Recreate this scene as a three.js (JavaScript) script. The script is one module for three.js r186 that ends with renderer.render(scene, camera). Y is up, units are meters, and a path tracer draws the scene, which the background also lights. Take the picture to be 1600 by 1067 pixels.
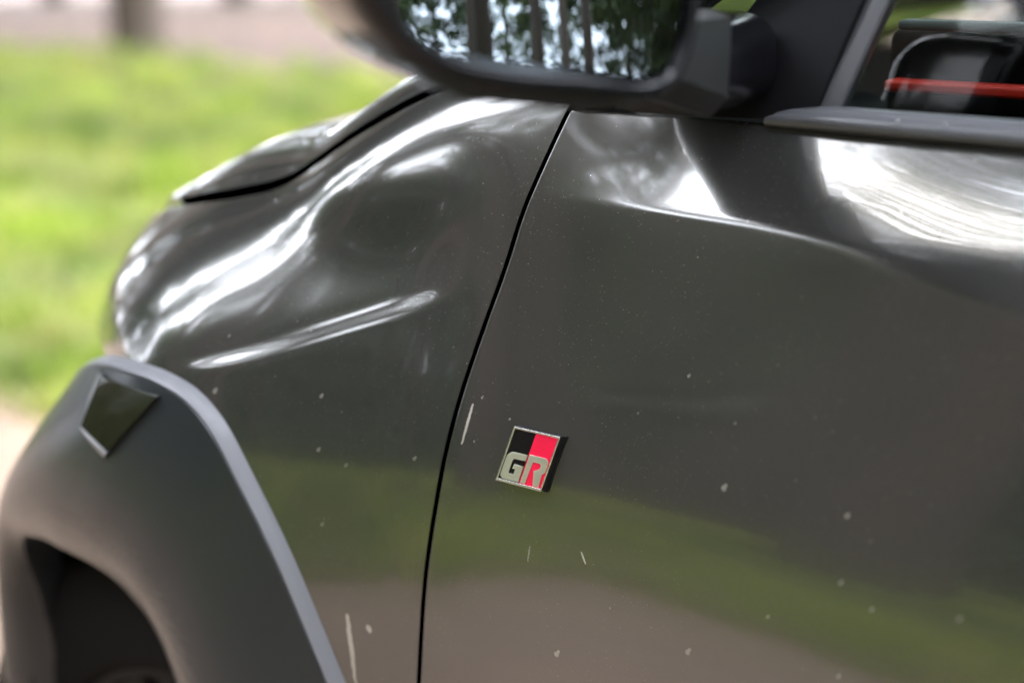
import * as THREE from 'three';
import { mergeGeometries, toCreasedNormals } from 'three/addons/utils/BufferGeometryUtils.js';
import { RoundedBoxGeometry } from 'three/addons/geometries/RoundedBoxGeometry.js';
import { createNoise2D, createNoise3D } from 'simplex-noise';

// ======================= camera, sky, sun, exposure =======================
const LIFT = 0.07;                                   // the truck's own zero height above the track
const scene = new THREE.Scene();
const camera = new THREE.PerspectiveCamera(27.0, 1600 / 1067, 0.05, 400);
camera.position.set(0.58227, 1.38374 + LIFT, 0.89811);
camera.lookAt(0.58227 - 0.53753, 1.38374 + LIFT - 0.27564, 0.89811 - 0.79692);
camera.filmGauge = 36;
camera.focus = 1.2;
camera.userData.fStop = 1.6;

let seed = 20240611;
const rnd = () => { seed |= 0; seed = seed + 0x6D2B79F5 | 0; let t = Math.imul(seed ^ seed >>> 15, 1 | seed); t = t + Math.imul(t ^ t >>> 7, 61 | t) ^ t; return ((t ^ t >>> 14) >>> 0) / 4294967296; };
const rr = (a, b) => a + (b - a) * rnd();
const n2 = createNoise2D(rnd), n3 = createNoise3D(rnd);

{ // overcast sky: three times brighter overhead than at the horizon, uneven cloud
  const W = 1024, H = 512, d = new Float32Array(W * H * 4);
  for (let j = 0; j < H; j++) for (let i = 0; i < W; i++) {
    const el = (j + 0.5) / H * Math.PI - Math.PI / 2, az = (i + 0.5) / W * 2 * Math.PI;
    const x = Math.cos(el) * Math.cos(az), y = Math.sin(el), z = Math.cos(el) * Math.sin(az);
    const c = 0.5 * n3(x * 2.2, y * 3.5, z * 2.2) + 0.3 * n3(x * 5, y * 8, z * 5 + 9) + 0.2 * n3(x * 11, y * 17, z * 11 + 4);
    const L = (0.72 + 0.28 * Math.max(0, y)) * (1 + 0.16 * c) * 3.4, k = (j * W + i) * 4;
    d[k] = L * 0.93; d[k + 1] = L * 0.985; d[k + 2] = L * 1.09; d[k + 3] = 1;
  }
  const t = new THREE.DataTexture(d, W, H, THREE.RGBAFormat, THREE.FloatType);
  t.mapping = THREE.EquirectangularReflectionMapping; t.magFilter = t.minFilter = THREE.LinearFilter; t.needsUpdate = true;
  scene.background = t; scene.environment = t;
}
const sun = new THREE.DirectionalLight(new THREE.Color(1, 0.97, 0.92), 0.8);
sun.position.set(-9, 22, 7); sun.target.position.set(0, 0, 0);
sun.castShadow = true; sun.shadow.radius = 30; sun.shadow.mapSize.set(2048, 2048);
Object.assign(sun.shadow.camera, { left: -30, right: 30, top: 30, bottom: -30, near: 1, far: 80 });
scene.add(sun, sun.target);
const renderer = new THREE.WebGLRenderer({ antialias: true });
renderer.toneMapping = THREE.LinearToneMapping;
renderer.toneMappingExposure = 4.6;
renderer.shadowMap.enabled = true;

// ======================= small helpers =======================
const V = (x, y, z) => new THREE.Vector3(x, y, z);
const ss = (a, b, x) => { const t = Math.min(1, Math.max(0, (x - a) / (b - a))); return t * t * t * (t * (t * 6 - 15) + 10); };
const lerp = (a, b, t) => a + (b - a) * t;
const clamp = (x, a, b) => Math.min(b, Math.max(a, x));
function curve(pts) {
  const n = pts.length, m = [];
  for (let i = 0; i < n; i++) {
    const a = pts[Math.max(0, i - 1)], b = pts[Math.min(n - 1, i + 1)];
    m.push((b[1] - a[1]) / (b[0] - a[0]));
  }
  return x => {
    if (x <= pts[0][0]) return pts[0][1] + m[0] * (x - pts[0][0]);
    if (x >= pts[n - 1][0]) return pts[n - 1][1] + m[n - 1] * (x - pts[n - 1][0]);
    let i = 0; while (x > pts[i + 1][0]) i++;
    const h = pts[i + 1][0] - pts[i][0], t = (x - pts[i][0]) / h, t2 = t * t, t3 = t2 * t;
    return (2 * t3 - 3 * t2 + 1) * pts[i][1] + (t3 - 2 * t2 + t) * h * m[i] + (-2 * t3 + 3 * t2) * pts[i + 1][1] + (t3 - t2) * h * m[i + 1];
  };
}
const used = {};
const numbered = n => { const k = used[n] = (used[n] ?? -1) + 1; return k ? `${n}_${String(k).padStart(3, '0')}` : n; };
function shade(o) { o.traverse(c => { if (c.isMesh) { c.castShadow = true; c.receiveShadow = true; } }); return o; }
function part(name, geo, mat, parent) { const m = new THREE.Mesh(geo, mat); m.name = name; parent.add(m); shade(m); return m; }
function thing(name, label, category, group) {
  const g = new THREE.Group(); g.name = numbered(name); g.userData = { label, category }; if (group) g.userData.group = group;
  scene.add(g); return g;
}
function structure(name, geo, mat, kind = 'structure', label) {
  const m = new THREE.Mesh(geo, mat); m.name = name; m.userData = { kind }; if (label) m.userData.label = label;
  scene.add(m); shade(m); return m;
}
const rgb = (r, g, b) => new THREE.Color().setRGB(r, g, b);
const std = (c, rough, o = {}) => new THREE.MeshPhysicalMaterial({ color: c, roughness: rough, side: THREE.DoubleSide, ...o });
function geoFrom(pos, nor, uv, idx) {
  const g = new THREE.BufferGeometry();
  g.setAttribute('position', new THREE.Float32BufferAttribute(pos, 3));
  if (nor) g.setAttribute('normal', new THREE.Float32BufferAttribute(nor, 3));
  g.setAttribute('uv', new THREE.Float32BufferAttribute(uv, 2));
  g.setIndex(idx); if (!nor) g.computeVertexNormals();
  return g;
}
// rows[j][i] = {p, n?, uv?} -> mesh; without normals they are computed (and creased)
function gridGeo(rows, crease) {
  const pos = [], nor = [], uv = [], idx = [], w = rows[0].length; const has = !!rows[0][0].n;
  rows.forEach((r, j) => r.forEach((q, i) => {
    pos.push(q.p.x, q.p.y, q.p.z); if (has) nor.push(q.n.x, q.n.y, q.n.z);
    uv.push(...(q.uv ?? [q.p.x + q.p.z * 0.3, q.p.y]));
    if (i && j) { const a = (j - 1) * w + i - 1, b = a + 1, c = j * w + i - 1, d = c + 1; idx.push(a, b, d, a, d, c); }
  }));
  const g = geoFrom(pos, has ? nor : null, uv, idx);
  return crease ? toCreasedNormals(g, crease) : g;
}
const box = (w, h, d, x, y, z, r = 0.004) => new RoundedBoxGeometry(w, h, d, 2, Math.min(r, w / 2.01, h / 2.01, d / 2.01)).translate(x, y, z);

// ======================= body side =======================
// The flank is a smooth sheet z = flank(x, y); x runs from the nose (negative) to the tail, z points out of the driver's side.
// It is described by how far it leans back from upright (degrees) and integrated up and down from badge height.
const baseTilt = curve([[0.3, -7], [0.5, -3], [0.7, 1], [0.85, 4.5], [0.98, 9], [1.05, 12], [1.12, 16], [1.18, 19], [1.26, 22], [1.4, 24]]);
const hoodLine = curve([[-1.0, 0.97], [-0.8, 1.04], [-0.61, 1.094], [-0.528, 1.114], [-0.449, 1.131], [-0.385, 1.149], [-0.333, 1.18], [-0.287, 1.209], [-0.232, 1.24], [-0.13, 1.285], [0, 1.32], [0.1, 1.335]]);
const seamX = curve([[0.40, -0.165], [0.60, -0.153], [0.717, -0.147], [0.825, -0.141], [0.911, -0.131], [0.981, -0.121], [1.043, -0.11], [1.104, -0.0975], [1.152, -0.089], [1.203, -0.0745], [1.241, -0.063], [1.3, -0.045]]);
const planZ = x => {
  const d = Math.max(0, -0.405 - x);
  return 0.018 + 0.045 * ss(-0.10, -0.40, x) - 2.6 * d * d / (1 + 1.2 * d);
};
const ridgeY = curve([[-0.42, 0.985], [-0.33, 1.008], [-0.23, 1.046], [-0.13, 1.085], [-0.05, 1.115]]);
const haunchY = curve([[-0.7, 0.985], [-0.5, 1.005], [-0.4, 1.022], [-0.3, 1.05], [-0.2, 1.085]]);
function tilt(x, y) {
  let t = baseTilt(y);
  const yc = 1.168 - 0.014 * ss(0.08, 0.4, x), w = lerp(0.004, 0.045, ss(0.14, 0.42, x));     // door shoulder crease
  t += ss(-0.09, 0.12, x) * ((17 + 4 * ss(0.15, 0.36, x)) * ss(yc - w, yc + w, y) + 6 * ss(yc, 1.24, y));
  const f = ss(0.02, -0.1, x), ry = ridgeY(x), ys = hoodLine(x), y1 = haunchY(x);           // haunch over the wheel, shoulder by the hood
  t += ss(-0.08, -0.24, x) * 7 * ss(ry - 0.006, ry + 0.02, y);
  t += 26 * ss(-0.17, -0.4, x) * ss(y1 - 0.04, y1 + 0.075, y);
  t += f * (9 + 15 * ss(-0.4, -0.22, x)) * ss(ys - 0.075, ys - 0.002, y);
  t -= 26 * Math.exp(-(((x + 0.275) / 0.075) ** 2) - (((y - 1.14) / 0.036) ** 2));           // soft hollow behind the haunch
  return clamp(t, -15, 74);
}
const pinchSlope = curve([[-1.2, 0], [-0.5, 0], [-0.4, -0.05], [-0.26, -0.15], [-0.14, -0.08], [-0.05, 0.04], [0.05, 0.12], [0.2, 0.16], [0.36, 0.18], [0.55, 0.09], [0.7, 0.02], [0.8, 0]]);
const pinchTable = []; { let z = 0; for (let i = 0; i <= 2000; i++) { const x = 0.8 - i * 0.001; z -= pinchSlope(x) * 0.001; pinchTable.push(z); } }
const pinch = x => { const a = clamp((0.8 - x) * 1000, 0, 1999), i = Math.floor(a); return lerp(pinchTable[i], pinchTable[Math.min(2000, i + 1)], a - i); };  // the waist draws in between door and wheel
const X0 = -1.2, XS = 0.005, XN = 1000, Y0 = 0.36, YS = 0.002, YN = 500, RAD = Math.PI / 180;
const ZT = new Float64Array(XN * YN);
{
  const j0 = Math.round((0.98 - Y0) / YS);
  for (let i = 0; i < XN; i++) {
    const x = X0 + i * XS;
    if (x > 0.75) { for (let j = 0; j < YN; j++) ZT[i * YN + j] = ZT[(i - 1) * YN + j]; continue; }
    const z0 = planZ(x), pz = pinch(x); ZT[i * YN + j0] = z0;
    for (let j = j0 + 1; j < YN; j++) ZT[i * YN + j] = ZT[i * YN + j - 1] - YS * Math.tan(tilt(x, Y0 + (j - 0.5) * YS) * RAD);
    for (let j = j0 - 1; j >= 0; j--) ZT[i * YN + j] = ZT[i * YN + j + 1] + YS * Math.tan(tilt(x, Y0 + (j + 0.5) * YS) * RAD);
    for (let j = 0; j < YN; j++) ZT[i * YN + j] += pz * (0.8 + 0.2 * ss(0.9, 1.15, Y0 + j * YS));
  }
}
{ // the fender is one calm sheet: even it out along its length, then press the thin ridge into it
  const i1 = Math.round((0.06 - X0) / XS), reach = 7;
  for (let pass = 0; pass < 3; pass++) {
    const src = ZT.slice(0, (i1 + 20) * YN);
    for (let i = reach; i < i1; i++) {
      const w = ss(0.05, -0.1, X0 + i * XS); if (w <= 0) continue;
      for (let j = 0; j < YN; j++) { let a = 0; for (let k = -reach; k <= reach; k++) a += src[(i + k) * YN + j]; ZT[i * YN + j] = lerp(src[i * YN + j], a / (2 * reach + 1), w); }
    }
  }
  const erf = x => Math.tanh(1.2025 * x + 0.098 * x * x * x);
  for (let i = 0; i < i1; i++) {
    const x = X0 + i * XS, A = 0.5 * ss(-0.13, -0.21, x) * ss(-0.44, -0.33, x), ry = ridgeY(x), w = 0.0075;
    if (A > 0) for (let j = 0; j < YN; j++) ZT[i * YN + j] -= A * w * 0.886 * (1 + erf((Y0 + j * YS - ry) / w)) * (1 - ss(ry + 0.02, ry + 0.12, Y0 + j * YS));
  }
}
const zi = (i, j) => ZT[clamp(i, 0, XN - 1) * YN + clamp(j, 0, YN - 1)];
function flank(x, y) {
  const a = (x - X0) / XS, b = (y - Y0) / YS, i = Math.floor(a), j = Math.floor(b), u = a - i, v = b - j;
  return lerp(lerp(zi(i, j), zi(i + 1, j), u), lerp(zi(i, j + 1), zi(i + 1, j + 1), u), v);
}
function flankNormal(x, y) {
  const a = (x - X0) / XS, b = (y - Y0) / YS, i = Math.floor(a), j = Math.floor(b), u = a - i, v = b - j;
  const dx = (p, q) => (zi(p + 1, q) - zi(p - 1, q)) / (2 * XS);
  const zx = lerp(lerp(dx(i, j), dx(i + 1, j), u), lerp(dx(i, j + 1), dx(i + 1, j + 1), u), v);
  const dy = (p, q) => (zi(p, q + 1) - zi(p, q - 1)) / (2 * YS);
  const zy = lerp(lerp(dy(i, j), dy(i + 1, j), u), lerp(dy(i, j + 1), dy(i + 1, j + 1), u), v);
  return V(-zx, -zy, 1).normalize();
}

// lacquer ripple: a few microns of relief, as on any sprayed panel
const peel = (x, y) => 2.2e-6 * n2(x * 160, y * 160) + 1.1e-6 * n2(x * 330 + 7, y * 330) + 1.2e-5 * n2(x * 28, y * 28 + 3);
function skin(x, y) {
  const n = flankNormal(x, y), e = 0.0006, p0 = peel(x, y);
  const gx = (peel(x + e, y) - p0) / e, gy = (peel(x, y + e) - p0) / e;
  n.x -= gx; n.y -= gy; n.normalize();
  return { p: V(x, y, flank(x, y)), n, uv: [x, y] };
}
// folded edge of a pressed panel: small radius, then back into the gap
function hem(edge, dirs, r, deep) {
  const rows = [];
  for (let k = 0; k <= 6; k++) {
    const a = k / 6 * Math.PI / 2;
    rows.push(edge.map((q, i) => ({ p: q.p.clone().addScaledVector(dirs[i], r * Math.sin(a)).addScaledVector(q.n, -r * (1 - Math.cos(a))), n: q.n.clone().multiplyScalar(Math.cos(a)).addScaledVector(dirs[i], Math.sin(a)), uv: q.uv })));
  }
  rows.push(rows[6].map((q, i) => ({ p: q.p.clone().addScaledVector(edge[i].n, -deep), n: q.n.clone(), uv: q.uv })));
  return rows;
}
function edgeDirs(edge, inner) { // outward direction in the panel, away from the inner neighbours
  return edge.map((q, i) => {
    const t = edge[Math.min(edge.length - 1, i + 1)].p.clone().sub(edge[Math.max(0, i - 1)].p).normalize();
    const d = t.cross(q.n).normalize();
    return d.dot(inner[i].p.clone().sub(q.p)) > 0 ? d.negate() : d;
  });
}
function panel(rows, hems) {
  const out = [gridGeo(rows)], last = rows.length - 1, w = rows[0].length - 1;
  if (hems.left) { const e = rows.map(r => r[0]), n = rows.map(r => r[1]); out.push(gridGeo(hem(e, edgeDirs(e, n), ...hems.left))); }
  if (hems.right) { const e = rows.map(r => r[w]), n = rows.map(r => r[w - 1]); out.push(gridGeo(hem(e, edgeDirs(e, n), ...hems.right))); }
  if (hems.top) { const e = rows[last], n = rows[last - 1]; out.push(gridGeo(hem(e, edgeDirs(e, n), ...hems.top))); }
  if (hems.bottom) { const e = rows[0], n = rows[1]; out.push(gridGeo(hem(e, edgeDirs(e, n), ...hems.bottom))); }
  return mergeGeometries(out);
}

// ======================= materials of the truck =======================
// lacquered metallic grey with road dust, dried splashes and scratches (tile of half a metre)
const DUST = 2048, dustMM = DUST / 0.5;
const paintMaps = (() => {
  const cover = new Float32Array(DUST * DUST), tone = new Float32Array(DUST * DUST);
  const dot = (x, y, r, a, t, sx = 1) => {
    const cx = (x - 0.012) * dustMM, cy = (y - 0.008) * dustMM, R = Math.ceil(r * dustMM * Math.max(1, sx) + 2), rp = r * dustMM;
    for (let j = -R; j <= R; j++) for (let i = -R; i <= R; i++) {
      const q = Math.hypot(i / sx, j) / rp, w = a * clamp((1.15 - q) * 2.2 + 0.35 * n2((cx + i) * 0.25, (cy + j) * 0.25), 0, 1); if (w <= 0.02) continue;
      const k = ((Math.floor(cy + j) % DUST + DUST) % DUST) * DUST + ((Math.floor(cx + i) % DUST + DUST) % DUST);
      if (w > cover[k]) { cover[k] = w; tone[k] = t; }
    }
  };
  for (let k = 0; k < 24000; k++) { const x = rr(0, 0.5), y = rr(0, 0.5); if (n2(x * 9, y * 9) + 0.5 * n2(x * 31, y * 31) < rr(-0.7, 0.9)) continue; dot(x, y, rr(0.00012, 0.0003), rr(0.08, 0.36), 0.75); }
  for (let k = 0; k < 45; k++) dot(rr(0, 0.5), rr(0, 0.5), rr(0.0003, 0.0006), rr(0.15, 0.45), rr(0.6, 0.9));
  const stroke = (x0, y0, x1, y1, w, a, t) => { for (let q = 0; q <= 60; q++) { const f = q / 60; dot(lerp(x0, x1, f) + 0.0003 * n2(q * 0.2, x0 * 99), lerp(y0, y1, f), w * (0.45 + 0.55 * Math.sin(Math.PI * (0.15 + 0.8 * f))), a, t); } };
  stroke(-0.094, 0.996, -0.1, 0.961, 0.0012, 0.85, 0.75); stroke(0.031, 0.895, 0.036, 0.886, 0.0007, 0.8, 0.9); stroke(-0.022, 0.886, -0.0235, 0.872, 0.0005, 0.6, 0.8);
  
  for (const [x, y, r, a] of [[0.158, 0.981, 0.0032, 0.55], [0.011, 0.797, 0.0036, 0.75], [0.14, 0.842, 0.0034, 0.5], [-0.086, 1.003, 0.0014, 0.7], [-0.055, 0.99, 0.001, 0.9], [-0.088, 0.965, 0.001, 0.7], [0.111, 1.056, 0.0014, 0.7], [0.208, 0.894, 0.0016, 0.5], [-0.238, 0.987, 0.002, 0.7], [-0.236, 0.938, 0.0022, 0.5], [-0.21, 0.926, 0.0018, 0.5], [-0.23, 0.868, 0.0018, 0.6], [-0.146, 0.94, 0.0022, 0.5], [0.063, 0.855, 0.001, 0.6], [0.159, 1.03, 0.0012, 0.4], [0.07, 1.019, 0.001, 0.5]]) { dot(x, y, r * 0.7, a * 0.75, 0.8); dot(x + r * 0.5, y + r * 0.8, r * 0.45, a * 0.75, 0.8); }
  const col = new Uint8Array(DUST * DUST * 4), mr = new Uint8Array(DUST * DUST * 4);
  const enc = v => Math.round(255 * (v <= 0.0031308 ? 12.92 * v : 1.055 * v ** (1 / 2.4) - 0.055)), base = [0.124, 0.121, 0.115];
  for (let k = 0; k < DUST * DUST; k++) {
    const c = cover[k], t = tone[k], fl = 1 + 0.3 * (rnd() - 0.5);
    for (let q = 0; q < 3; q++) col[k * 4 + q] = enc(clamp(lerp(base[q] * fl, [0.62, 0.56, 0.49][q] * t, c), 0, 1));
    col[k * 4 + 3] = 255; mr[k * 4 + 1] = Math.round(255 * lerp(0.165, 0.9, c)); mr[k * 4 + 2] = Math.round(255 * 0.79 * (1 - c)); mr[k * 4 + 3] = 255;
  }
  return [col, mr].map((d, q) => { const t = new THREE.DataTexture(d, DUST, DUST); if (!q) t.colorSpace = THREE.SRGBColorSpace; t.wrapS = t.wrapT = THREE.RepeatWrapping; t.magFilter = THREE.LinearFilter; t.minFilter = THREE.LinearMipmapLinearFilter; t.generateMipmaps = true; t.repeat.set(2, 2); t.needsUpdate = true; return t; });
})();
const paint = std(rgb(1, 1, 1), 1, { metalness: 1, map: paintMaps[0], roughnessMap: paintMaps[1], metalnessMap: paintMaps[1], clearcoat: 1, clearcoatRoughness: 0.02 });
const glossBlack = std(rgb(0.005, 0.005, 0.006), 0.4, { specularIntensity: 0.3 });
const satinBlack = std(rgb(0.004, 0.004, 0.005), 0.22, { specularIntensity: 0.5 });
const grainBlack = std(rgb(0.012, 0.0115, 0.0115), 0.5, { specularIntensity: 0.6 });
const rubber = std(rgb(0.075, 0.075, 0.083), 0.32);
const deepBlack = std(rgb(0.005, 0.005, 0.005), 0.9, { specularIntensity: 0.2 });
const cladPlastic = std(rgb(0.015, 0.018, 0.022), 0.31);
const edgeGrey = std(rgb(0.16, 0.16, 0.175), 0.4);  // lighter grey than the cladding, on its outer edge and insert lip
const chrome = std(rgb(0.92, 0.92, 0.9), 0.2, { metalness: 1 });
const satinChrome = std(rgb(0.8, 0.8, 0.74), 0.38, { metalness: 1 });
const mirrorGlass = std(rgb(0.175, 0.205, 0.225), 0.01, { metalness: 1 });
const pane = std(rgb(0.58, 0.63, 0.61), 0, { transmission: 1, thickness: 0, ior: 1.52 });

const truck = thing('pickup_truck', 'dark grey metallic pickup truck parked on a dirt track', 'truck');
truck.position.y = LIFT;

// ----- front door -----
const GAP = 0.0009, HR = 0.0019, BELT = 1.236;
const doorRows = [];
for (let j = 0; j <= 300; j++) {
  const y = lerp(0.42, BELT, j / 300), row = [];
  for (let i = 0; i <= 280; i++) {
    const u = i / 280, x = lerp(seamX(y) + GAP + HR, 1.0, 0.55 * u + 0.45 * u * u * u);
    row.push(skin(x, y));
  }
  doorRows.push(row);
}
const door = part('front_door', panel(doorRows, { left: [HR, 0.022], right: [HR, 0.02], top: [0.005, 0.02] }), paint, truck);
// ----- fender -----
const archTop = curve([[-1.15, 0.42], [-1.0, 0.62], [-0.9, 0.83], [-0.8, 0.93], [-0.68, 0.965], [-0.5, 0.965], [-0.41, 0.955], [-0.35, 0.92], [-0.305, 0.86], [-0.26, 0.77], [-0.225, 0.67], [-0.2, 0.55], [-0.18, 0.42]]);
const fenderRows = [];
for (let j = 0; j <= 260; j++) {
  const row = [];
  for (let i = 0; i <= 240; i++) {
    let x = 0, y = 1;
    const u = i / 240, v = j / 260;
    for (let k = 0; k < 14; k++) { x = lerp(-1.08, seamX(y) - GAP - HR, u); y = lerp(Math.max(0.42, archTop(x)), hoodLine(x) - 0.006, v); }
    row.push(skin(x, y));
  }
  fenderRows.push(row);
}
part('front_fender', panel(fenderRows, { right: [HR, 0.022], top: [0.004, 0.03] }), paint, truck);
{ // dried mud run down the fender behind the arch
  const mud = std(rgb(0.42, 0.37, 0.31), 0.95);
  const blob = (pts) => { const rows = pts.reverse().map(([x, y, w]) => [-1, -0.6, 0, 0.6, 1].map(k => { const px = x + k * w + 0.0004 * n2(y * 900, k * 3), h = (1 - k * k) * 0.0007; return { p: V(px, y, flank(px, y) + h - 0.00005), n: flankNormal(px, y).add(V(k * 0.3, 0, 0)).normalize() }; })); part('mud_streak', gridGeo(rows), mud, truck); };
  blob(Array.from({ length: 26 }, (_, k) => { const t = k / 25; return [-0.218 + 0.008 * t + 0.0006 * n2(t * 6, 1), 0.775 - 0.075 * t, 0.0022 * Math.pow(Math.sin(Math.PI * (0.06 + 0.9 * t)), 0.7) * (1.15 - 0.6 * t) + 0.0002]; }));
  blob(Array.from({ length: 10 }, (_, k) => { const t = k / 9; return [-0.198 + 0.002 * t, 0.767 - 0.008 * t, 0.0026 * Math.sin(Math.PI * (0.05 + 0.9 * t))]; }));
}
// dark channel behind the door gap and under the hood edge
{
  const rows = [];
  for (let j = 0; j <= 60; j++) { const y = lerp(0.42, 1.28, j / 60), x = seamX(y); rows.push([-0.03, 0.03].map(o => ({ p: V(x + o, y, flank(x, y) - 0.024) }))); }
  part('door_jamb', gridGeo(rows), deepBlack, truck);
  const r2 = [];
  for (let i = 0; i <= 60; i++) { const x = lerp(-1.05, 0.05, i / 60), y = hoodLine(x), z = flank(x, y); r2.push([V(x, y - 0.03, z + 0.012), V(x, y - 0.03, z - 0.06)].map(p => ({ p }))); }
  part('hood_channel', gridGeo(r2), deepBlack, truck);
}
// ----- hood -----
{
  const rows = [];
  for (let j = 0; j <= 110; j++) {
    const s = j / 110, w = 0.004 + 1.46 * (0.25 * s + 0.75 * s * s * s), row = [];
    const mid = Math.min(w, 1.46 - w);
    const xf = -0.57 - 0.3 * (1 - Math.exp(-mid / 0.16));
    for (let i = 0; i <= 90; i++) {
      const x = lerp(xf, 0.02, i / 90), xe = Math.max(x, -0.57), q = Math.max(0, -0.57 - x);
      const yy = hoodLine(xe) - 0.35 * q - 0.9 * q * q, zz = flank(xe, hoodLine(xe));
      const rise = 0.042 * (1 - Math.exp(-mid / 0.045)) + 0.05 * (1 - Math.exp(-mid / 0.4)) - 0.0 * mid;
      row.push({ p: V(x, yy + rise * (0.55 + 0.45 * ss(-0.7, -0.45, x)) + 0.001, zz - w), uv: [x, w] });
    }
    rows.push(row);
  }
  const g = gridGeo(rows);
  rows.forEach((r, j) => r.forEach((q, i) => { q.n = new THREE.Vector3().fromBufferAttribute(g.attributes.normal, j * 91 + i); if (q.n.y < 0) q.n.negate(); }));
  part('hood', panel(rows, { bottom: [0.004, 0.02], left: [0.006, 0.05] }), paint, truck);
}

// ----- wheel arch cladding -----
const outer = curveP([[-0.155, 0.46], [-0.172, 0.55], [-0.2, 0.643], [-0.222, 0.706], [-0.244, 0.764], [-0.273, 0.833], [-0.307, 0.897], [-0.341, 0.947], [-0.371, 0.97], [-0.41, 0.981], [-0.46, 0.982], [-0.51, 0.976], [-0.56, 0.962], [-0.62, 0.935], [-0.7, 0.885], [-0.78, 0.81], [-0.86, 0.72], [-0.93, 0.62], [-0.98, 0.5]]);
const inner = curveP([[-0.385, 0.400], [-0.395, 0.480], [-0.408, 0.550], [-0.42, 0.605], [-0.432, 0.645], [-0.452, 0.688], [-0.474, 0.715], [-0.497, 0.733], [-0.522, 0.744], [-0.55, 0.749], [-0.6, 0.750], [-0.64, 0.748], [-0.68, 0.738], [-0.715, 0.722], [-0.745, 0.695], [-0.77, 0.655], [-0.785, 0.600], [-0.795, 0.510], [-0.8, 0.430]]);
function curveP(pts) { return new THREE.CatmullRomCurve3(pts.map(p => V(p[0], p[1], 0)), false, 'centripetal'); }
const cladZ = (x, k = 2.8) => 0.047 - k * Math.max(0, -0.47 - x) ** 2 / (1 + 1.5 * Math.max(0, -0.47 - x)) - 0.25 * Math.max(0, x + 0.30) ** 1.5;
const cladSection = t => {
  const o = outer.getPoint(t), i = inner.getPoint(t), d = i.clone().sub(o), L = d.length(); d.normalize();
  const zo = Math.max(flank(o.x, Math.max(o.y, 0.45)), cladZ(o.x) - 0.06), zc = cladZ(lerp(o.x, i.x, 0.5), 1.3), z1 = zo + 0.0155, z2 = Math.max(zc, z1 + 0.024), B = L * 0.6;
  const face = s => { const a = clamp((s - 0.0085) / (B - 0.0085), 0, 1), b = clamp((s - B) / (L - B - 0.006), 0, 1); return z1 + (z2 - z1) * (1.5 * a - 0.5 * a * a * a) - 0.034 * b * b; };
  return { o, d, L, zo, z1, z2, face };
};
const cladAt = (x, y) => { // height of the cladding's face over the point x, y
  let best = 9, z = 0;
  for (let k = 0; k <= 400; k++) { const c = cladSection(k / 400), ax = x - c.o.x, ay = y - c.o.y, s = ax * c.d.x + ay * c.d.y, q = Math.abs(ax * c.d.y - ay * c.d.x); if (s > -0.02 && s < c.L && q < best) { best = q; z = c.face(s); } }
  return z;
};
{
  const rows = [], edge = [], N = 150;
  for (let k = 0; k <= N; k++) {
    const { o, d, L, zo, z1, z2, face } = cladSection(k / N), at = (s, z) => ({ p: V(o.x + d.x * s, o.y + d.y * s, z), uv: [k / N * 1.6, s] });
    edge.push([at(-0.002, zo - 0.02), at(-0.001, zo + 0.002), at(0.0002, zo + 0.006), at(0.0046, zo + 0.0132), at(0.0056, zo + 0.0146), at(0.0066, zo + 0.0148), at(0.007, zo + 0.009)]);
    const row = [at(0.0068, zo + 0.008), at(0.0078, zo + 0.0142)];
    for (let m = 0; m <= 10; m++) { const s = lerp(0.0085, L * 0.6, m / 10); row.push(at(s, face(s))); }
    for (let m = 1; m <= 12; m++) { const s = lerp(L * 0.6, L - 0.006, m / 12); row.push(at(s, face(s))); }
    const ze = z2 - 0.034;
    row.push(at(L - 0.002, ze - 0.002), at(L, ze - 0.006), at(L + 0.004, ze - 0.05));
    rows.push(row);
  }
  part('wheel_arch_cladding', gridGeo(rows, 0.45), cladPlastic, truck);
  part('cladding_edge', gridGeo(edge, 0.5), edgeGrey, truck);
  const liner = [];
  for (let k = 0; k <= 40; k++) { const i = inner.getPoint(k / 40), c = V(-0.6, 0.4, 0), d = i.clone().sub(c).normalize(); liner.push([V(i.x, i.y, cladZ(i.x) - 0.06), V(i.x + d.x * 0.03, i.y + d.y * 0.03, -0.1), V(i.x + d.x * 0.03, i.y + d.y * 0.03, -0.42), V(c.x, c.y, -0.42)].map(p => ({ p }))); }
  part('wheel_well_liner', gridGeo(liner, 0.6), deepBlack, truck);
}
// ----- wheel -----
{
  const wheel = new THREE.Group(); wheel.name = 'wheel'; wheel.position.set(-0.6, 0.315, -0.24); truck.add(wheel);
  const prof = [[0.215, -0.1], [0.235, -0.118], [0.3, -0.128], [0.352, -0.122], [0.374, -0.1], [0.38, -0.06], [0.381, 0], [0.38, 0.06], [0.374, 0.1], [0.352, 0.122], [0.3, 0.128], [0.235, 0.118], [0.215, 0.1]].map(p => new THREE.Vector2(...p));
  part('tyre', new THREE.LatheGeometry(prof, 64).rotateX(Math.PI / 2), std(rgb(0.008, 0.008, 0.008), 0.9, { specularIntensity: 0.2 }), wheel);
  const spokes = [new THREE.LatheGeometry([[0.03, 0.085], [0.06, 0.09], [0.075, 0.075]].map(p => new THREE.Vector2(...p)), 32).rotateX(Math.PI / 2), new THREE.LatheGeometry([[0.222, 0.1], [0.21, 0.108], [0.203, 0.09], [0.198, -0.05]].map(p => new THREE.Vector2(...p)), 64).rotateX(Math.PI / 2)].map(g => g.index ? g.toNonIndexed() : g);
  for (let k = 0; k < 6; k++) spokes.push(box(0.17, 0.05, 0.02, 0.125, 0, 0.078, 0.006).rotateZ(k * Math.PI / 3));
  part('rim', mergeGeometries(spokes), std(rgb(0.012, 0.012, 0.012), 0.5, { specularIntensity: 0.3 }), wheel);
}

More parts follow.
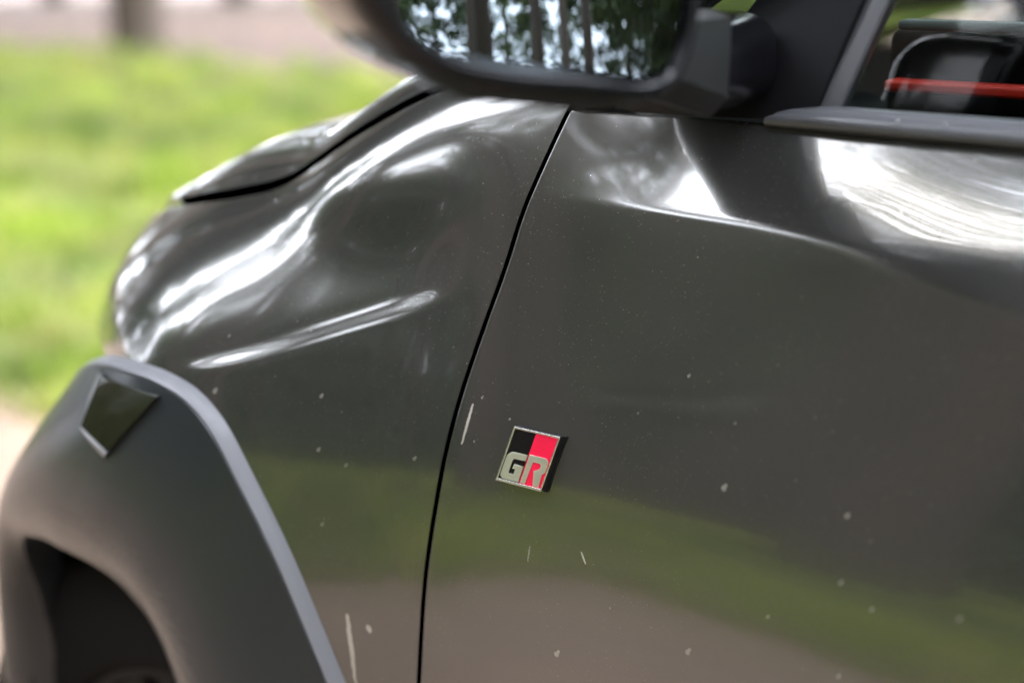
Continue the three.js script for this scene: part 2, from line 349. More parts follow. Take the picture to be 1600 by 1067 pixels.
// ----- door mirror -----
{
  const th = 14 * RAD, M = new THREE.Group(); M.name = 'door_mirror'; truck.add(M);
  const e = V(-Math.sin(th), 0, Math.cos(th)), nx = V(Math.cos(th), 0, Math.sin(th)), p0 = V(0.13, 1.3, 0.19);
  const at = (a, b, c) => p0.clone().addScaledVector(e, a).addScaledVector(V(0, 1, 0), b).addScaledVector(nx, c);   // a outward, b up, c towards the tail
  // outline of the rim, and of the glass, as closed loops (outward, up)
  const loop = pts => new THREE.CatmullRomCurve3(pts.map(p => V(p[0], p[1], 0)), true, 'centripetal').getPoints(140).slice(0, 140);
  const rim = loop([[-0.134, 0.035], [-0.127, 0.010], [-0.116, -0.008], [-0.1, -0.017], [-0.079, -0.019], [-0.045, -0.0145], [-0.012, -0.010], [0.02, -0.006], [0.048, -0.001], [0.072, 0.005], [0.092, 0.013], [0.112, 0.027], [0.128, 0.047], [0.137, 0.075], [0.14, 0.11], [0.134, 0.15], [0.118, 0.172], [0.09, 0.182], [0.02, 0.188], [-0.06, 0.187], [-0.105, 0.178], [-0.128, 0.155], [-0.137, 0.11], [-0.138, 0.07]]);
  const cx = 0.0, cy = 0.085;
  const rimN = rim.map((q, k) => { const a = rim[(k + 137) % 140], b = rim[(k + 3) % 140], tx = b.x - a.x, ty = b.y - a.y, l = Math.hypot(tx, ty); let nx_ = ty / l, ny_ = -tx / l; if (nx_ * (q.x - cx) + ny_ * (q.y - cy) < 0) { nx_ = -nx_; ny_ = -ny_; } return [nx_, ny_]; });
  const inset = (q, d) => { const n = rimN[rim.indexOf(q)]; return V(q.x - n[0] * d, q.y - n[1] * d, 0); };
  const ring = (d, c) => [...rim, rim[0]].map((q, k) => { const p = inset(q, d); return { p: at(p.x, p.y, c), uv: [k / 140, d * 10 + c] }; });
  part('mirror_rim', gridGeo([ring(0.004, -0.03), ring(0.001, -0.02), ring(0, -0.010), ring(0.002, -0.002), ring(0.005, 0.003), ring(0.009, 0.004), ring(0.013, 0.001), ring(0.016, -0.005), ring(0.0172, -0.014), ring(0.018, -0.03), ring(0.0185, -0.07)]), satinBlack, M);
  // painted shell on the nose side
  const shell = [];
  for (let k = 0; k <= 26; k++) {
    const t = k / 26, c = -0.014 - 0.1 * Math.sin(t * Math.PI / 2), s = Math.sqrt(Math.max(0, 1 - t ** 2.6)) * 1.0;
    shell.push([...rim, rim[0]].map((q, m) => ({ p: at(lerp(-0.02, q.x, s) + 0.0 * t, lerp(cy, q.y, s) + 0.003, c), uv: [m / 140, t * 0.1] })));
  }
  part('mirror_shell', gridGeo(shell), paint, M);
  // lower cap seam: slim black skirt with the step on the underside
  const skirt = [];
  for (let k = 0; k <= 30; k++) {
    const a = lerp(-0.12, 0.105, k / 30), q = rim.reduce((b, r) => (r.y < 0.06 && Math.abs(r.x - a) < Math.abs(b.x - a)) ? r : b, V(9, 0, 0));
    skirt.push([[0.004, -0.006], [-0.004, -0.02], [-0.007, -0.04], [-0.003, -0.068], [0.012, -0.08]].map(([dy, c]) => ({ p: at(a, q.y + lerp(0.014, dy, Math.min(1, k / 6, (30 - k) / 10)) + 0.02 * Math.max(0, -c - 0.05), c) })));
  }
  part('mirror_skirt', gridGeo(skirt, 0.8), satinBlack, M);
  // glass, set in the rim, turned a little more outward
  const phi = 33 * RAD, zn = V(Math.cos(phi), 0.14, Math.sin(phi)).normalize(), xo = V(-Math.sin(phi), 0, Math.cos(phi)), yo = zn.clone().cross(xo).multiplyScalar(-1).normalize();
  const lp = [...rim, rim[0]].map(q => inset(q, 0.019)), gr = [], gc = at(0, cy, -0.034), RC = 1.3;       // slightly domed
  if (yo.y < 0) yo.negate();
  for (let k = 0; k <= 24; k++) { const f = k / 24; gr.push(lp.map(q => { const x = q.x * f, y = (q.y - cy) * f; return { p: gc.clone().addScaledVector(xo, x).addScaledVector(yo, y).addScaledVector(zn, -(x * x + y * y) / (2 * RC)), n: zn.clone().addScaledVector(xo, x / RC).addScaledVector(yo, y / RC).normalize() }; })); }
  part('mirror_glass', gridGeo(gr), mirrorGlass, M);
  part('mirror_foot', box(0.1, 0.075, 0.15, 0.07, 1.288, -0.11, 0.03), satinBlack, M);
  // bracket between mirror and door
  const br = new THREE.Shape(); [[-0.02, 0.008], [0.0, 0.003], [0.035, -0.004], [0.05, -0.006], [0.0615, 0.008], [0.062, 0.062], [0.05, 0.066], [-0.01, 0.066], [-0.022, 0.05]].forEach((p, k) => k ? br.lineTo(...p) : br.moveTo(...p));
  const bg = new THREE.ExtrudeGeometry(br, { depth: 0.125, bevelEnabled: true, bevelSize: 0.003, bevelThickness: 0.003, bevelSegments: 3 });
  { const pa = bg.attributes.position; for (let k = 0; k < pa.count; k++) if (pa.getY(k) < 0.03) pa.setY(k, pa.getY(k) + 0.3 * Math.max(0, pa.getZ(k) - 0.02)); bg.computeVertexNormals(); }
  const brk = part('mirror_bracket', bg, grainBlack, M); brk.position.set(0.062, 1.262, -0.06);
}

// ----- window, sail panel, belt strip -----
{
  const lean = 0.36;                                     // glass leans in: metres inward per metre up
  const gz = (y, x = 0.2) => flank(clamp(x, -0.02, 1), BELT) - 0.016 - lean * (y - BELT);
  const zi2 = (y, o, x) => gz(y, x) + o;
  // glass
  const gl = [];
  for (let j = 0; j <= 12; j++) { const y = lerp(BELT - 0.02, 1.66, j / 12), row = []; for (let i = 0; i <= 16; i++) { const x = lerp(0.12 + 0.62 * Math.max(0, y - 1.26), 0.98, i / 16); row.push({ p: V(x, y, zi2(y, 0.0, x) + 0.008 * Math.sin(j / 12 * Math.PI)) }); } gl.push(row); }
  part('side_window', gridGeo(gl), pane, truck);
  // sail panel: black triangle ahead of the glass, with a raised inner border
  const slab = (pts, z, thick, mat, name) => {
    const shape = new THREE.Shape(pts.map(p => new THREE.Vector2(...p)));
    const g = new THREE.ExtrudeGeometry(shape, { depth: thick, bevelEnabled: true, bevelSize: 0.0025, bevelThickness: 0.0025, bevelSegments: 3 });
    const pa = g.attributes.position; for (let k = 0; k < pa.count; k++) pa.setZ(k, pa.getZ(k) - thick + z + gz(pa.getY(k), pa.getX(k)));
    g.computeVertexNormals(); return part(name, toCreasedNormals(g, 0.6), mat, truck);
  };
  slab([[0.03, 1.24], [0.15, 1.245], [0.176, 1.34], [0.25, 1.5], [0.29, 1.6], [0.24, 1.6], [0.14, 1.42]], 0.012, 0.02, glossBlack, 'sail_panel');
  slab([[0.147, 1.25], [0.168, 1.25], [0.195, 1.34], [0.31, 1.6], [0.29, 1.6], [0.176, 1.34]], 0.007, 0.016, rubber, 'window_seal');
  // belt strip: soft rounded rubber with a fold along it
  const xs = [], sec = [[-0.014, 0.0165], [-0.009, 0.019], [-0.004, 0.0185], [-0.0005, 0.0165], [0.0008, 0.0145], [0.003, 0.0136], [0.0065, 0.0122], [0.0088, 0.009], [0.0092, 0.005], [0.0078, 0.002], [0.004, 0.0005], [-0.004, -0.002]];
  for (let i = 0; i <= 160; i++) {
    const t = (i / 160) ** 1.6, x = lerp(0.113, 0.99, t), k = Math.min(1, 0.45 + 0.55 * Math.sqrt(Math.min(1, t * 14)));
    xs.push(sec.map(([o, h]) => ({ p: V(x - 0.12 * Math.max(0, h) * (1 - Math.min(1, t * 6)), BELT + 0.002 + h * k - 0.002 * (1 - t), gz(BELT, x) + 0.014 + o * k) })));
  }
  part('belt_strip', gridGeo(xs), rubber, truck);
  const drop = new THREE.SphereGeometry(1, 14, 10), wet = std(rgb(0.9, 0.92, 0.95), 0.02, { transmission: 0.9, thickness: 0.002, ior: 1.33 });
  for (const [x, h, r] of [[0.226, 0.011, 0.0021], [0.262, 0.0112, 0.0018], [0.31, 0.0105, 0.0013], [0.19, 0.009, 0.0011], [0.205, 0.0035, 0.0012]]) { const d = part('water_drop', drop, wet, truck); d.position.set(x, BELT + 0.002 + h, gz(BELT, x) + 0.0215); d.scale.set(r, r * 1.2, r * 0.6); }
  // A pillar, windscreen frame, roof, floor: closes the cab
  const cab = [];
  const tube = (pts, r) => new THREE.TubeGeometry(new THREE.CatmullRomCurve3(pts), 24, r, 8).toNonIndexed();
  part('windscreen_pillar', mergeGeometries([tube([V(-0.08, 1.27, -0.16), V(0.2, 1.48, -0.22), V(0.5, 1.68, -0.29)], 0.035)]), paint, truck);
  part('windscreen_pillar', mergeGeometries([tube([V(-0.08, 1.27, -1.6), V(0.2, 1.48, -1.53), V(0.5, 1.68, -1.46)], 0.035)]), paint, truck);
  part('roof', box(1.75, 0.07, 1.2, 1.33, 1.7, -0.875, 0.03), paint, truck);
  const ws = gridGeo([[V(-0.12, 1.26, -0.19), V(-0.12, 1.26, -1.57)], [V(0.5, 1.69, -0.3), V(0.5, 1.69, -1.45)]].map(r => r.map(p => ({ p }))));
  part('windscreen', ws, pane, truck);
  part('far_door', box(2.1, 0.83, 0.06, 0.9, 0.83, -1.73, 0.02), paint, truck);
  part('far_side_window', gridGeo([[V(0.0, 1.24, -1.7), V(2.0, 1.24, -1.7)], [V(0.6, 1.68, -1.5), V(2.0, 1.68, -1.5)]].map(r => r.map(p => ({ p })))), pane, truck);
  part('rear_window_wall', box(0.05, 1.2, 1.45, 2.1, 1.05, -0.9, 0.02), glossBlack, truck);
  part('cab_floor', box(2.2, 0.05, 1.55, 1.0, 0.5, -0.9, 0.01), deepBlack, truck);
  part('firewall', box(0.04, 0.75, 1.4, -0.1, 0.86, -0.87, 0.01), deepBlack, truck);
  part('door_card', box(1.0, 0.72, 0.03, 0.5, 0.85, -0.17, 0.01), deepBlack, truck);
  part('engine_bay', box(0.5, 0.4, 1.0, -0.4, 0.75, -0.95, 0.02), deepBlack, truck);
  // rear door, pillar and bed behind the front door
  for (const [name, a, b, top] of [['rear_door', 1.005, 2.0, BELT], ['cargo_bed_side', 2.012, 3.6, BELT + 0.0]]) {
    const rows = []; for (let j = 0; j <= 120; j++) { const row = []; for (let i = 0; i <= 8; i++) row.push(skin(lerp(a, b, i / 8), lerp(0.42, top, j / 120))); rows.push(row); }
    part(name, panel(rows, { left: [HR, 0.02], right: [HR, 0.02], top: [0.005, 0.05] }), paint, truck);
  }
  const gr = []; for (let j = 0; j <= 6; j++) { const y = lerp(BELT - 0.02, 1.66, j / 6); gr.push([{ p: V(1.06, y, gz(y, 1)) }, { p: V(1.9, y, gz(y, 1)) }]); }
  part('rear_side_window', gridGeo(gr), pane, truck);
  slab([[0.985, 1.23], [1.055, 1.23], [1.055, 1.68], [0.985, 1.68]], 0.004, 0.05, glossBlack, 'door_pillar');
  slab([[1.905, 1.23], [2.08, 1.23], [2.0, 1.68], [1.905, 1.68]], 0.004, 0.05, paint, 'rear_pillar');
}

// ----- cabin -----
{
  const dash = new THREE.Group(); dash.name = 'dashboard'; truck.add(dash);
  part('view_blocker', box(0.3, 0.2, 0.03, 0.28, 1.2, -0.4, 0.01), deepBlack, dash);  // upright black panel, added to keep the view through the window dark
  part('dash_body', box(0.42, 0.3, 1.36, 0.1, 1.03, -0.88, 0.05), std(rgb(0.008, 0.008, 0.008), 0.9, { specularIntensity: 0.3 }), dash);
  part('dash_top', box(0.2, 0.009, 0.03, 0.25, 1.307, -0.36, 0.004).rotateZ(0), std(rgb(0.1, 0.115, 0.11), 0.7), dash);
  part('dash_trim', box(0.14, 0.0105, 0.03, 0.215, 1.255, -0.35, 0.004), std(rgb(0.75, 0.03, 0.015), 0.4), dash);
  const seat = new THREE.Group(); seat.name = 'front_seat'; truck.add(seat);
  part('seat_cushion', box(0.5, 0.16, 0.5, 0.85, 0.78, -0.5, 0.06), deepBlack, seat);
  part('seat_back', box(0.14, 0.62, 0.48, 1.12, 1.12, -0.5, 0.06), deepBlack, seat);
}

// ----- emblem on the front door -----
{
  const E = new THREE.Group(); E.name = 'emblem'; truck.add(E);
  const EX = -0.0395, EY = 0.9545, nrm = flankNormal(EX, EY), ax = V(1, 0, 0).addScaledVector(nrm, -nrm.x).normalize(), ay = nrm.clone().cross(ax).normalize();
  E.applyMatrix4(new THREE.Matrix4().makeBasis(ax, ay, nrm)); E.position.copy(V(EX, EY, flank(EX, EY)));
  const W = 0.0475, H = 0.0495, SH = 0.0128;                     // width, height, lean of the sides
  const P = (a, b) => [(a - 0.5) * W + (b - 0.5) * SH, (b - 0.5) * H];
  const shape = (pts, holes = []) => { const s = new THREE.Shape(pts.map(p => new THREE.Vector2(...P(...p)))); holes.forEach(h => s.holes.push(new THREE.Path(h.map(p => new THREE.Vector2(...P(...p)))))); return s; };
  const quad = (a0, b0, a1, b1) => [[a0, b0], [a1, b0], [a1, b1], [a0, b1]];
  const ext = (s, z0, d, bev) => new THREE.ExtrudeGeometry(s, { depth: d - (bev ? 2 * bev : 0), bevelEnabled: !!bev, bevelSize: bev, bevelThickness: bev, bevelSegments: 3, bevelOffset: -bev || 0, curveSegments: 8 }).translate(0, 0, z0 + (bev || 0));
  part('emblem_base', ext(shape(quad(-0.01, -0.01, 1.06, 1.01)), -0.003, 0.0055, 0.0006), glossBlack, E);
  part('emblem_frame', ext(shape(quad(0, 0, 1, 1), [quad(0.035, 0.045, 0.968, 0.965)]), 0.0025, 0.0042, 0.0005), chrome, E);
  part('black_panel', ext(shape(quad(0.03, 0.04, 0.487, 0.97)), 0.0025, 0.003), std(rgb(0.006, 0.006, 0.006), 0.06), E);
  part('red_panel', ext(shape(quad(0.487, 0.04, 0.972, 0.97)), 0.0025, 0.003), std(rgb(0.8, 0.008, 0.055), 0.3), E);
  const place = (pts, a0, b0, w, h) => pts.map(([x, y]) => [a0 + x * w, b0 + y * h]);
  const arc = (cx, cy, rx, ry, t0, t1, n = 6) => Array.from({ length: n + 1 }, (_, k) => { const t = (t0 + (t1 - t0) * k / n) * RAD; return [cx + rx * Math.cos(t), cy + ry * Math.sin(t)]; });
  const G = [[1, 1], ...arc(0.3, 0.74, 0.3, 0.26, 90, 180), ...arc(0.2, 0.17, 0.2, 0.17, 180, 270), [1, 0], [1, 0.58], [0.5, 0.58], [0.5, 0.42], [0.64, 0.42], [0.64, 0.23], [0.36, 0.23], ...arc(0.46, 0.66, 0.11, 0.11, 180, 90), [1, 0.78]];
  const R = [[0, 0], [0.0, 1], ...arc(0.76, 0.79, 0.24, 0.21, 90, 0), ...arc(0.76, 0.6, 0.24, 0.19, 0, -60), [0.93, 0.0], [0.64, 0], [0.44, 0.5], [0.6, 0.56], ...arc(0.6, 0.68, 0.1, 0.1, -60, 90), [0.27, 0.78], [0.24, 0]];
  const GL = place(G, 0.055, 0.06, 0.42, 0.5), RL = place(R, 0.515, 0.06, 0.43, 0.52);
  part('letter_g', ext(shape(GL), 0.0054, 0.0008, 0.00015), satinChrome, E);
  part('letter_r', ext(shape(RL), 0.0054, 0.0008, 0.00015), satinChrome, E);
}

// ----- gloss insert in the cladding -----
{
  const I = new THREE.Group(); I.name = 'marker_insert'; truck.add(I);
  const q = [[-0.514, 0.916], [-0.464, 0.903], [-0.406, 0.965], [-0.503, 0.964]];      // nose-low, tail-low, tail-high, nose-high
  const bil = (u, v) => [0, 1].map(k => lerp(lerp(q[0][k], q[1][k], u), lerp(q[3][k], q[2][k], u), v));
  const cz = q.map(p => cladAt(...p)), flat = (x, y, u, v) => lerp(lerp(cz[0], cz[1], u), lerp(cz[3], cz[2], u), v);
  let lift = 0; for (let j = 0; j <= 12; j++) for (let i = 0; i <= 12; i++) { const [x, y] = bil(i / 12, j / 12); lift = Math.max(lift, cladAt(x, y) - flat(x, y, i / 12, j / 12)); }
  const lens = [];
  for (let j = -1; j <= 13; j++) { const row = []; for (let i = -1; i <= 13; i++) { const [x, y] = bil(clamp(i / 12, 0, 1), clamp(j / 12, 0, 1)), edge = i < 0 || j < 0 || i > 12 || j > 12; row.push({ p: V(x, y, flat(x, y, clamp(i / 12, 0, 1), clamp(j / 12, 0, 1)) + (edge ? -0.008 : lift + 0.001)) }); } lens.push(row); }
  part('marker_lens', gridGeo(lens, 0.5), std(rgb(0.012, 0.012, 0.006), 0.04), I);
  const frame = [];                                                                     // bevelled lip along the nose side and the bottom
  const path = [[-0.02, 1.04], [-0.02, 0.75], [-0.02, 0.5], [-0.02, 0.25], [-0.02, -0.02], [0.25, -0.02], [0.5, -0.02], [0.75, -0.02], [1.0, -0.02]];
  for (const [u, v] of path) {
    const side = v >= 0, corner = u < 0 && v < 0, row = [];
    for (const [off, h] of [[0, -0.004], [0, 0.004], [0.03, 0.0055], [0.14, 0.001], [0.15, -0.004]]) { const [x, y] = bil(side || corner ? u - off : u, side ? v : v - off); row.push({ p: V(x, y, cladAt(x, y) + h) }); }
    frame.push(row);
  }
  part('marker_frame', gridGeo(frame, 0.5), edgeGrey, I);
}

// ======================= ground =======================
const hgt = (x, z) => 0.03 * n2(x * 0.3, z * 0.3) + 0.012 * n2(x * 1.1, z * 1.1);
const trackEdgeNear = x => 2.4 + 0.3 * n2(x * 0.35, 5), trackEdgeFar = x => -2.0 + 0.2 * n2(x * 0.4, 11);
function sheet(x0, x1, z0, z1, nx, nz, yf) {
  const rows = []; for (let j = 0; j <= nz; j++) { const row = []; for (let i = 0; i <= nx; i++) { const x = lerp(x0, x1, i / nx), v = j / nz, z = lerp(typeof z0 === 'function' ? z0(x) : z0, typeof z1 === 'function' ? z1(x) : z1, v); row.push({ p: V(x, yf(x, z), z), uv: [x, z] }); } rows.push(row); }
  return gridGeo(rows);
}
function noiseTexture(size, fn) {
  const d = new Uint8Array(size * size * 4);
  for (let j = 0; j < size; j++) for (let i = 0; i < size; i++) { const c = fn(i / size, j / size); d.set([...c.map(v => clamp(Math.round(v * 255), 0, 255)), 255], (j * size + i) * 4); }
  const t = new THREE.DataTexture(d, size, size); t.colorSpace = THREE.SRGBColorSpace; t.wrapS = t.wrapT = THREE.RepeatWrapping; t.magFilter = THREE.LinearFilter; t.minFilter = THREE.LinearMipmapLinearFilter; t.generateMipmaps = true; t.needsUpdate = true; return t;
}
const per = (u, v, f) => { const a = u * 2 * Math.PI, b = v * 2 * Math.PI; return n3(Math.cos(a) * f + 3 * Math.cos(b) * f, Math.sin(a) * f + 1.7 * Math.sin(b) * f, Math.cos(b) * f * 2); };
const dirtTex = noiseTexture(512, (u, v) => { const n = 0.5 * per(u, v, 0.8) + 0.3 * per(u, v, 2.4) + 0.25 * (rnd() - 0.5); const k = 0.56 + 0.09 * n; return [k * 1.07, k * 0.92, k * 0.8]; });
dirtTex.repeat.set(0.5, 0.5);
const litterTex = noiseTexture(512, (u, v) => { const n = 0.5 * per(u, v, 1.2) + 0.5 * per(u, v, 4) + 0.5 * (rnd() - 0.5); const k = 0.36 + 0.2 * n; return [k * 1.12, k * 0.92, k * 0.8]; });
litterTex.repeat.set(0.4, 0.4);
const soilTex = noiseTexture(256, (u, v) => { const k = 0.32 + 0.08 * per(u, v, 2) + 0.06 * (rnd() - 0.5); return [k * 0.95, k * 1.05, k * 0.55]; });
soilTex.repeat.set(0.5, 0.5);
structure('ground', sheet(-120, 120, -120, 120, 120, 120, (x, z) => -0.12 + hgt(x, z)), std(rgb(1, 1, 1), 1, { map: litterTex }));
structure('dirt_track', sheet(-60, 60, trackEdgeFar, trackEdgeNear, 300, 24, () => 0), std(rgb(1, 1, 1), 0.95, { map: dirtTex }));
structure('verge_ground', mergeGeometries([sheet(-60, 60, -9, trackEdgeFar, 200, 30, (x, z) => hgt(x, z) * 0.5 - 0.015), sheet(-60, 60, trackEdgeNear, 9, 200, 30, (x, z) => hgt(x, z) * 0.5 - 0.015)]), std(rgb(1, 1, 1), 1, { map: soilTex }));

// grass
{
  const tuft = (n, h) => {
    const pos = [], uv = [], idx = [];
    for (let k = 0; k < n; k++) {
      const a = rr(0, 6.283), r = rr(0, 0.09), x = Math.cos(a) * r, z = Math.sin(a) * r, b = rr(0, 6.283), L = h * rr(0.5, 1), lx = Math.cos(b) * L * rr(0.1, 0.6), lz = Math.sin(b) * L * rr(0.1, 0.6), w = rr(0.004, 0.009), wx = -Math.sin(b) * w, wz = Math.cos(b) * w, o = pos.length / 3;
      pos.push(x - wx, 0, z - wz, x + wx, 0, z + wz, x + lx * 0.4 - wx * 0.8, L * 0.6, z + lz * 0.4 - wz * 0.8, x + lx * 0.4 + wx * 0.8, L * 0.6, z + lz * 0.4 + wz * 0.8, x + lx, L, z + lz);
      for (let q = 0; q < 5; q++) uv.push(0, q / 4);
      idx.push(o, o + 1, o + 3, o, o + 3, o + 2, o + 2, o + 3, o + 4);
    }
    return geoFrom(pos, null, uv, idx);
  };
  const mat = std(rgb(1, 1, 1), 0.8, { transmission: 0.35, thickness: 0 });
  const spots = [];
  for (let k = 0; k < 16000; k++) { const x = rr(-16, 3), z = rr(-11, -1.75), lim = -7.4 + 2 * n2(x * 0.22, 40) + 0.7 * n2(x * 0.9, 41); if (z > trackEdgeFar(x) + 0.1 || z < lim && rnd() < 0.82) continue; spots.push([x, z]); }
  for (let k = 0; k < 9000; k++) { const x = rr(-18, 10), z = rr(2.1, 6.2); if (z < trackEdgeNear(x) - 0.1) continue; spots.push([x, z]); }
  const im = new THREE.InstancedMesh(tuft(26, 0.26), mat, spots.length), o = new THREE.Object3D(), c = new THREE.Color();
  spots.forEach(([x, z], k) => {
    o.position.set(x, hgt(x, z) * 0.5 - 0.02, z); o.rotation.y = rr(0, 6.28); const s = 0.75 + 0.4 * n2(x * 0.7, z * 0.7) + rr(-0.15, 0.25); o.scale.set(1.1, Math.max(0.3, s), 1.1); o.updateMatrix(); im.setMatrixAt(k, o.matrix);
    const m = clamp(0.5 + 0.75 * n2(x * 0.8 + 8, z * 0.8), 0, 1), q = clamp(0.5 + 0.7 * n2(x * 1.7, z * 1.7 + 30), 0, 1);
    c.setRGB(lerp(0.18, 0.56, m * 0.55 + q * 0.45), lerp(0.3, 0.56, m * 0.8 + q * 0.2), lerp(0.025, 0.15, q)); im.setColorAt(k, c);
  });
  im.name = 'grass'; im.userData = { kind: 'stuff', label: 'bright green long grass on the verges of the track' }; scene.add(im); shade(im);
}

// ======================= trees =======================
const bark = std(rgb(0.11, 0.085, 0.065), 0.95), leafMats = [std(rgb(0.095, 0.125, 0.04), 0.75), std(rgb(0.075, 0.1, 0.04), 0.75)];
function treeGeo(H, crown0, R, nClump, nLeaf, leaf) {
  const wood = [], pos = [], uv = [], idx = [];
  const bend = [rr(-0.4, 0.4), rr(-0.4, 0.4)], spine = t => V(bend[0] * t * t, H * t, bend[1] * t * t);
  const limb = (a, b, c, r0, r1, n, seg) => {
    const cv = new THREE.CatmullRomCurve3([a, b, c]), g = new THREE.TubeGeometry(cv, n, 1, seg), p = g.attributes.position, q = V(0, 0, 0);
    for (let i = 0; i <= n; i++) { const ctr = cv.getPointAt(i / n), r = lerp(r0, r1, i / n); for (let j = 0; j <= seg; j++) { const k = i * (seg + 1) + j; q.fromBufferAttribute(p, k).sub(ctr).multiplyScalar(r).add(ctr); p.setXYZ(k, q.x, q.y, q.z); } }
    g.computeVertexNormals(); return g;
  };
  const r0 = H * 0.014 + 0.05;
  wood.push(limb(spine(0).setY(-0.3), spine(0.5), spine(0.98), r0, 0.03, 16, 9));
  for (let k = 0; k < nClump; k++) {
    const t = lerp(crown0, 0.98, Math.pow(rnd(), 0.9)), a = rr(0, 6.283), rad = R * Math.sin(Math.PI * clamp(0.15 + 0.85 * (t - crown0) / (1 - crown0), 0.12, 0.97)) * rr(0.35, 1.05);
    const s = spine(Math.max(crown0 * 0.9, t - rad * 0.35 / H)), c = spine(t).add(V(Math.cos(a) * rad, rr(-0.3, 0.5), Math.sin(a) * rad));
    if (k % 2 === 0) wood.push(limb(s, s.clone().lerp(c, 0.5).add(V(0, 0.15, 0)), c, 0.05, 0.012, 5, 5));
    const cr = rr(0.45, 1.0);
    for (let l = 0; l < nLeaf; l++) {
      const u = V(rr(-1, 1), rr(-0.7, 0.7), rr(-1, 1)); if (u.lengthSq() > 1) continue;
      const p = c.clone().addScaledVector(u, cr), e1 = V(rr(-1, 1), rr(-1, 1), rr(-1, 1)).normalize(), e2 = V(rr(-1, 1), rr(-0.4, 0.4), rr(-1, 1)).cross(e1).normalize(), s1 = leaf * rr(0.6, 1.2), s2 = s1 * 0.55, o = pos.length / 3;
      for (const [i, j] of [[-1, 0], [0, -1], [1, 0], [0, 1]]) { pos.push(p.x + e1.x * s1 * i + e2.x * s2 * j, p.y + e1.y * s1 * i + e2.y * s2 * j, p.z + e1.z * s1 * i + e2.z * s2 * j); uv.push(i, j); }
      idx.push(o, o + 1, o + 2, o, o + 2, o + 3);
    }
  }
  return [mergeGeometries(wood), geoFrom(pos, null, uv, idx)];
}
// tall pines with bare lower trunks; dense bushy trees
const protos = [treeGeo(20, 0.52, 3.4, 110, 100, 0.14), treeGeo(22, 0.56, 3.2, 110, 100, 0.14), treeGeo(13, 0.05, 3.2, 150, 110, 0.17), treeGeo(15, 0.08, 3.2, 160, 110, 0.17), treeGeo(18, 0.5, 4.8, 300, 100, 0.18), treeGeo(15, 0.1, 3.3, 75, 60, 0.15)];
let ti = 0;
function tree(x, z, kind, s, name, label, group) {
  const t = thing(name, label, 'tree', group);
  part('trunk', protos[kind][0], bark, t); part('crown', protos[kind][1], leafMats[(ti++) % 2], t);
  t.position.set(x, -0.05, z); t.rotation.y = rr(0, 6.28); t.scale.setScalar(s);
}
tree(-14.5, -12.5, 1, 1.1, 'pine_tree', 'broad brown tree trunk standing in leaf litter beyond the grass');
for (let k = 0; k < 5; k++) tree(-2.4 + k * 3.4 + rr(-0.4, 0.4), 7.8 + rr(-0.4, 1.2), k < 3 ? 5 : 2 + k % 2, rr(0.95, 1.1), 'forest_tree', 'leafy tree standing at the edge of the track opposite the door', 'leafy trees opposite the door');
for (const [x, z, k] of [[-6.2, 9.6, 0], [-20, 8, 1], [-26, 8.5, 0], [-32, 7.5, 1], [-12.5, 13.5, 1], [0.6, 6.2, 1], [4.6, 6.4, 0], [-5.2, 4.4, 1], [-5.0, 6.8, 0], [-2.6, 4.5, 0]]) tree(x, z, k, rr(0.95, 1.08), 'pine_tree', 'tall pine with a bare lower trunk across the track', 'pines across the track');
for (let k = 0; k < 15; k++) tree(-46 + k * 5.4 + rr(-0.8, 0.8), 21 + rr(-1.2, 1.2), 2 + k % 2, rr(1.2, 1.4), 'forest_tree', 'dense bushy tree in the forest edge beyond the clearing', 'forest edge beyond the clearing');
for (let k = 0; k < 15; k++) tree(-43.5 + k * 5.4 + rr(-0.8, 0.8), 25 + rr(-1, 1), 3 - k % 2, rr(1.3, 1.45), 'forest_tree', 'dense bushy tree in the forest edge beyond the clearing', 'forest edge beyond the clearing');
for (const [x, z] of [[-8, -3.6], [-12.5, -3.3], [-17.5, -3.6], [-23, -3.3], [-30, -3.6], [1.6, -4.3], [-14.5, -8.2], [-20.5, -9.4], [-27, -12.5], [-5, -8.6], [-8.4, -14]]) tree(x, z, 4, rr(1.25, 1.35), 'verge_tree', 'spreading tree leaning over the track from the grass verge', 'trees leaning over the track');
for (const [x, z, k] of [[9, 4.6, 0], [13, 5.4, 1], [16.5, 3.9, 0], [20, 5, 1], [25, 3.5, 0], [29, 1.5, 1], [33, 3, 0]]) tree(x, z, k, rr(0.9, 1.05), 'pine_tree', 'tall pine with a bare lower trunk behind the truck', 'pines behind the truck');
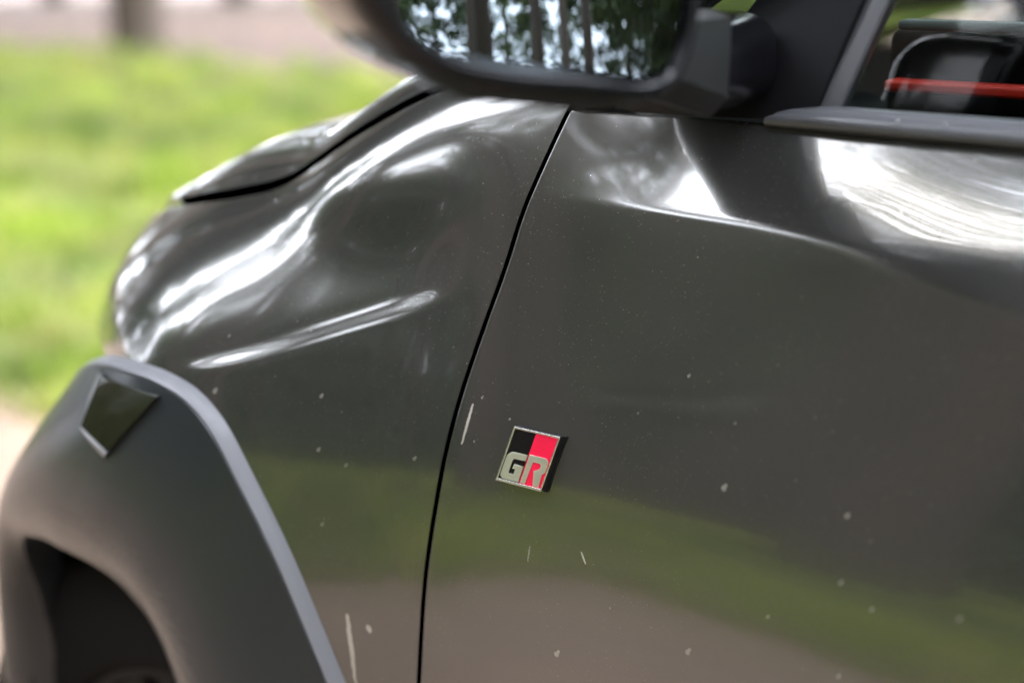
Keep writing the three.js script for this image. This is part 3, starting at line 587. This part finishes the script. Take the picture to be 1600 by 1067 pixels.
for (const [x, z, k] of [[-40, -2, 2], [-43, 2, 3], [-41, 5.5, 2], [-38, 9, 3], [-47, 0, 3]]) tree(x, z, k, 1.2, 'forest_tree', 'dense bushy tree closing the far end of the track', 'trees closing the track ahead');
for (let k = 0; k < 15; k++) { const a = (0.1 + k * 0.115) , R = 37 + rr(-1, 2); tree(0.5 - R * Math.cos(a), 0.9 - R * Math.sin(a), 2 + k % 2, rr(1.2, 1.4), 'forest_tree', 'dense bushy tree in the forest beyond the grass and leaf litter', 'forest beyond the leaf litter'); }
for (const [x, z, k] of [[19, -2.6, 2], [24, -3, 2], [42, 8, 3], [40, 2, 2], [45, -1, 3], [38, 12, 2], [33, 15, 3], [8, -6, 2], [12, -5.4, 3], [17, -6.4, 2], [22, -5.6, 3], [28, -6, 2], [35, -5.5, 3], [42, -5, 2]]) tree(x, z, k, 1, 'forest_tree', 'dense bushy tree beside the track behind the truck', 'trees behind the truck');
// undergrowth across the track
{
  const pos = [], uv = [], idx = [];
  for (let k = 0; k < 64000; k++) {
    const x = rr(-44, 28), z = 6.2 + 14.5 * Math.pow(rnd(), 0.75), top = (0.6 + 0.7 * n2(x * 0.35, z * 0.35 + 60) + 0.4 * n2(x * 1.1, z)) * ss(6, 8, z) + 0.2 + 5.2 * ss(13, 19, z); if (top < 0.1) continue;
    const y = rr(0, top), e1 = V(rr(-1, 1), rr(-1, 1), rr(-1, 1)).normalize(), e2 = V(rr(-1, 1), rr(-1, 1), rr(-1, 1)).cross(e1).normalize(), s1 = rr(0.08, 0.17) * (1 + 1.4 * ss(12, 17, z)), s2 = s1 * 0.6, o = pos.length / 3;
    for (const [i, j] of [[-1, 0], [0, -1], [1, 0], [0, 1]]) { pos.push(x + e1.x * s1 * i + e2.x * s2 * j, y + e1.y * s1 * i + e2.y * s2 * j, z + e1.z * s1 * i + e2.z * s2 * j); uv.push(i, j); }
    idx.push(o, o + 1, o + 2, o, o + 2, o + 3);
  }
  structure('undergrowth', geoFrom(pos, null, uv, idx), std(rgb(0.05, 0.085, 0.025), 0.8), 'stuff', 'dark green undergrowth along the forest edge');
}
renderer.render(scene, camera);
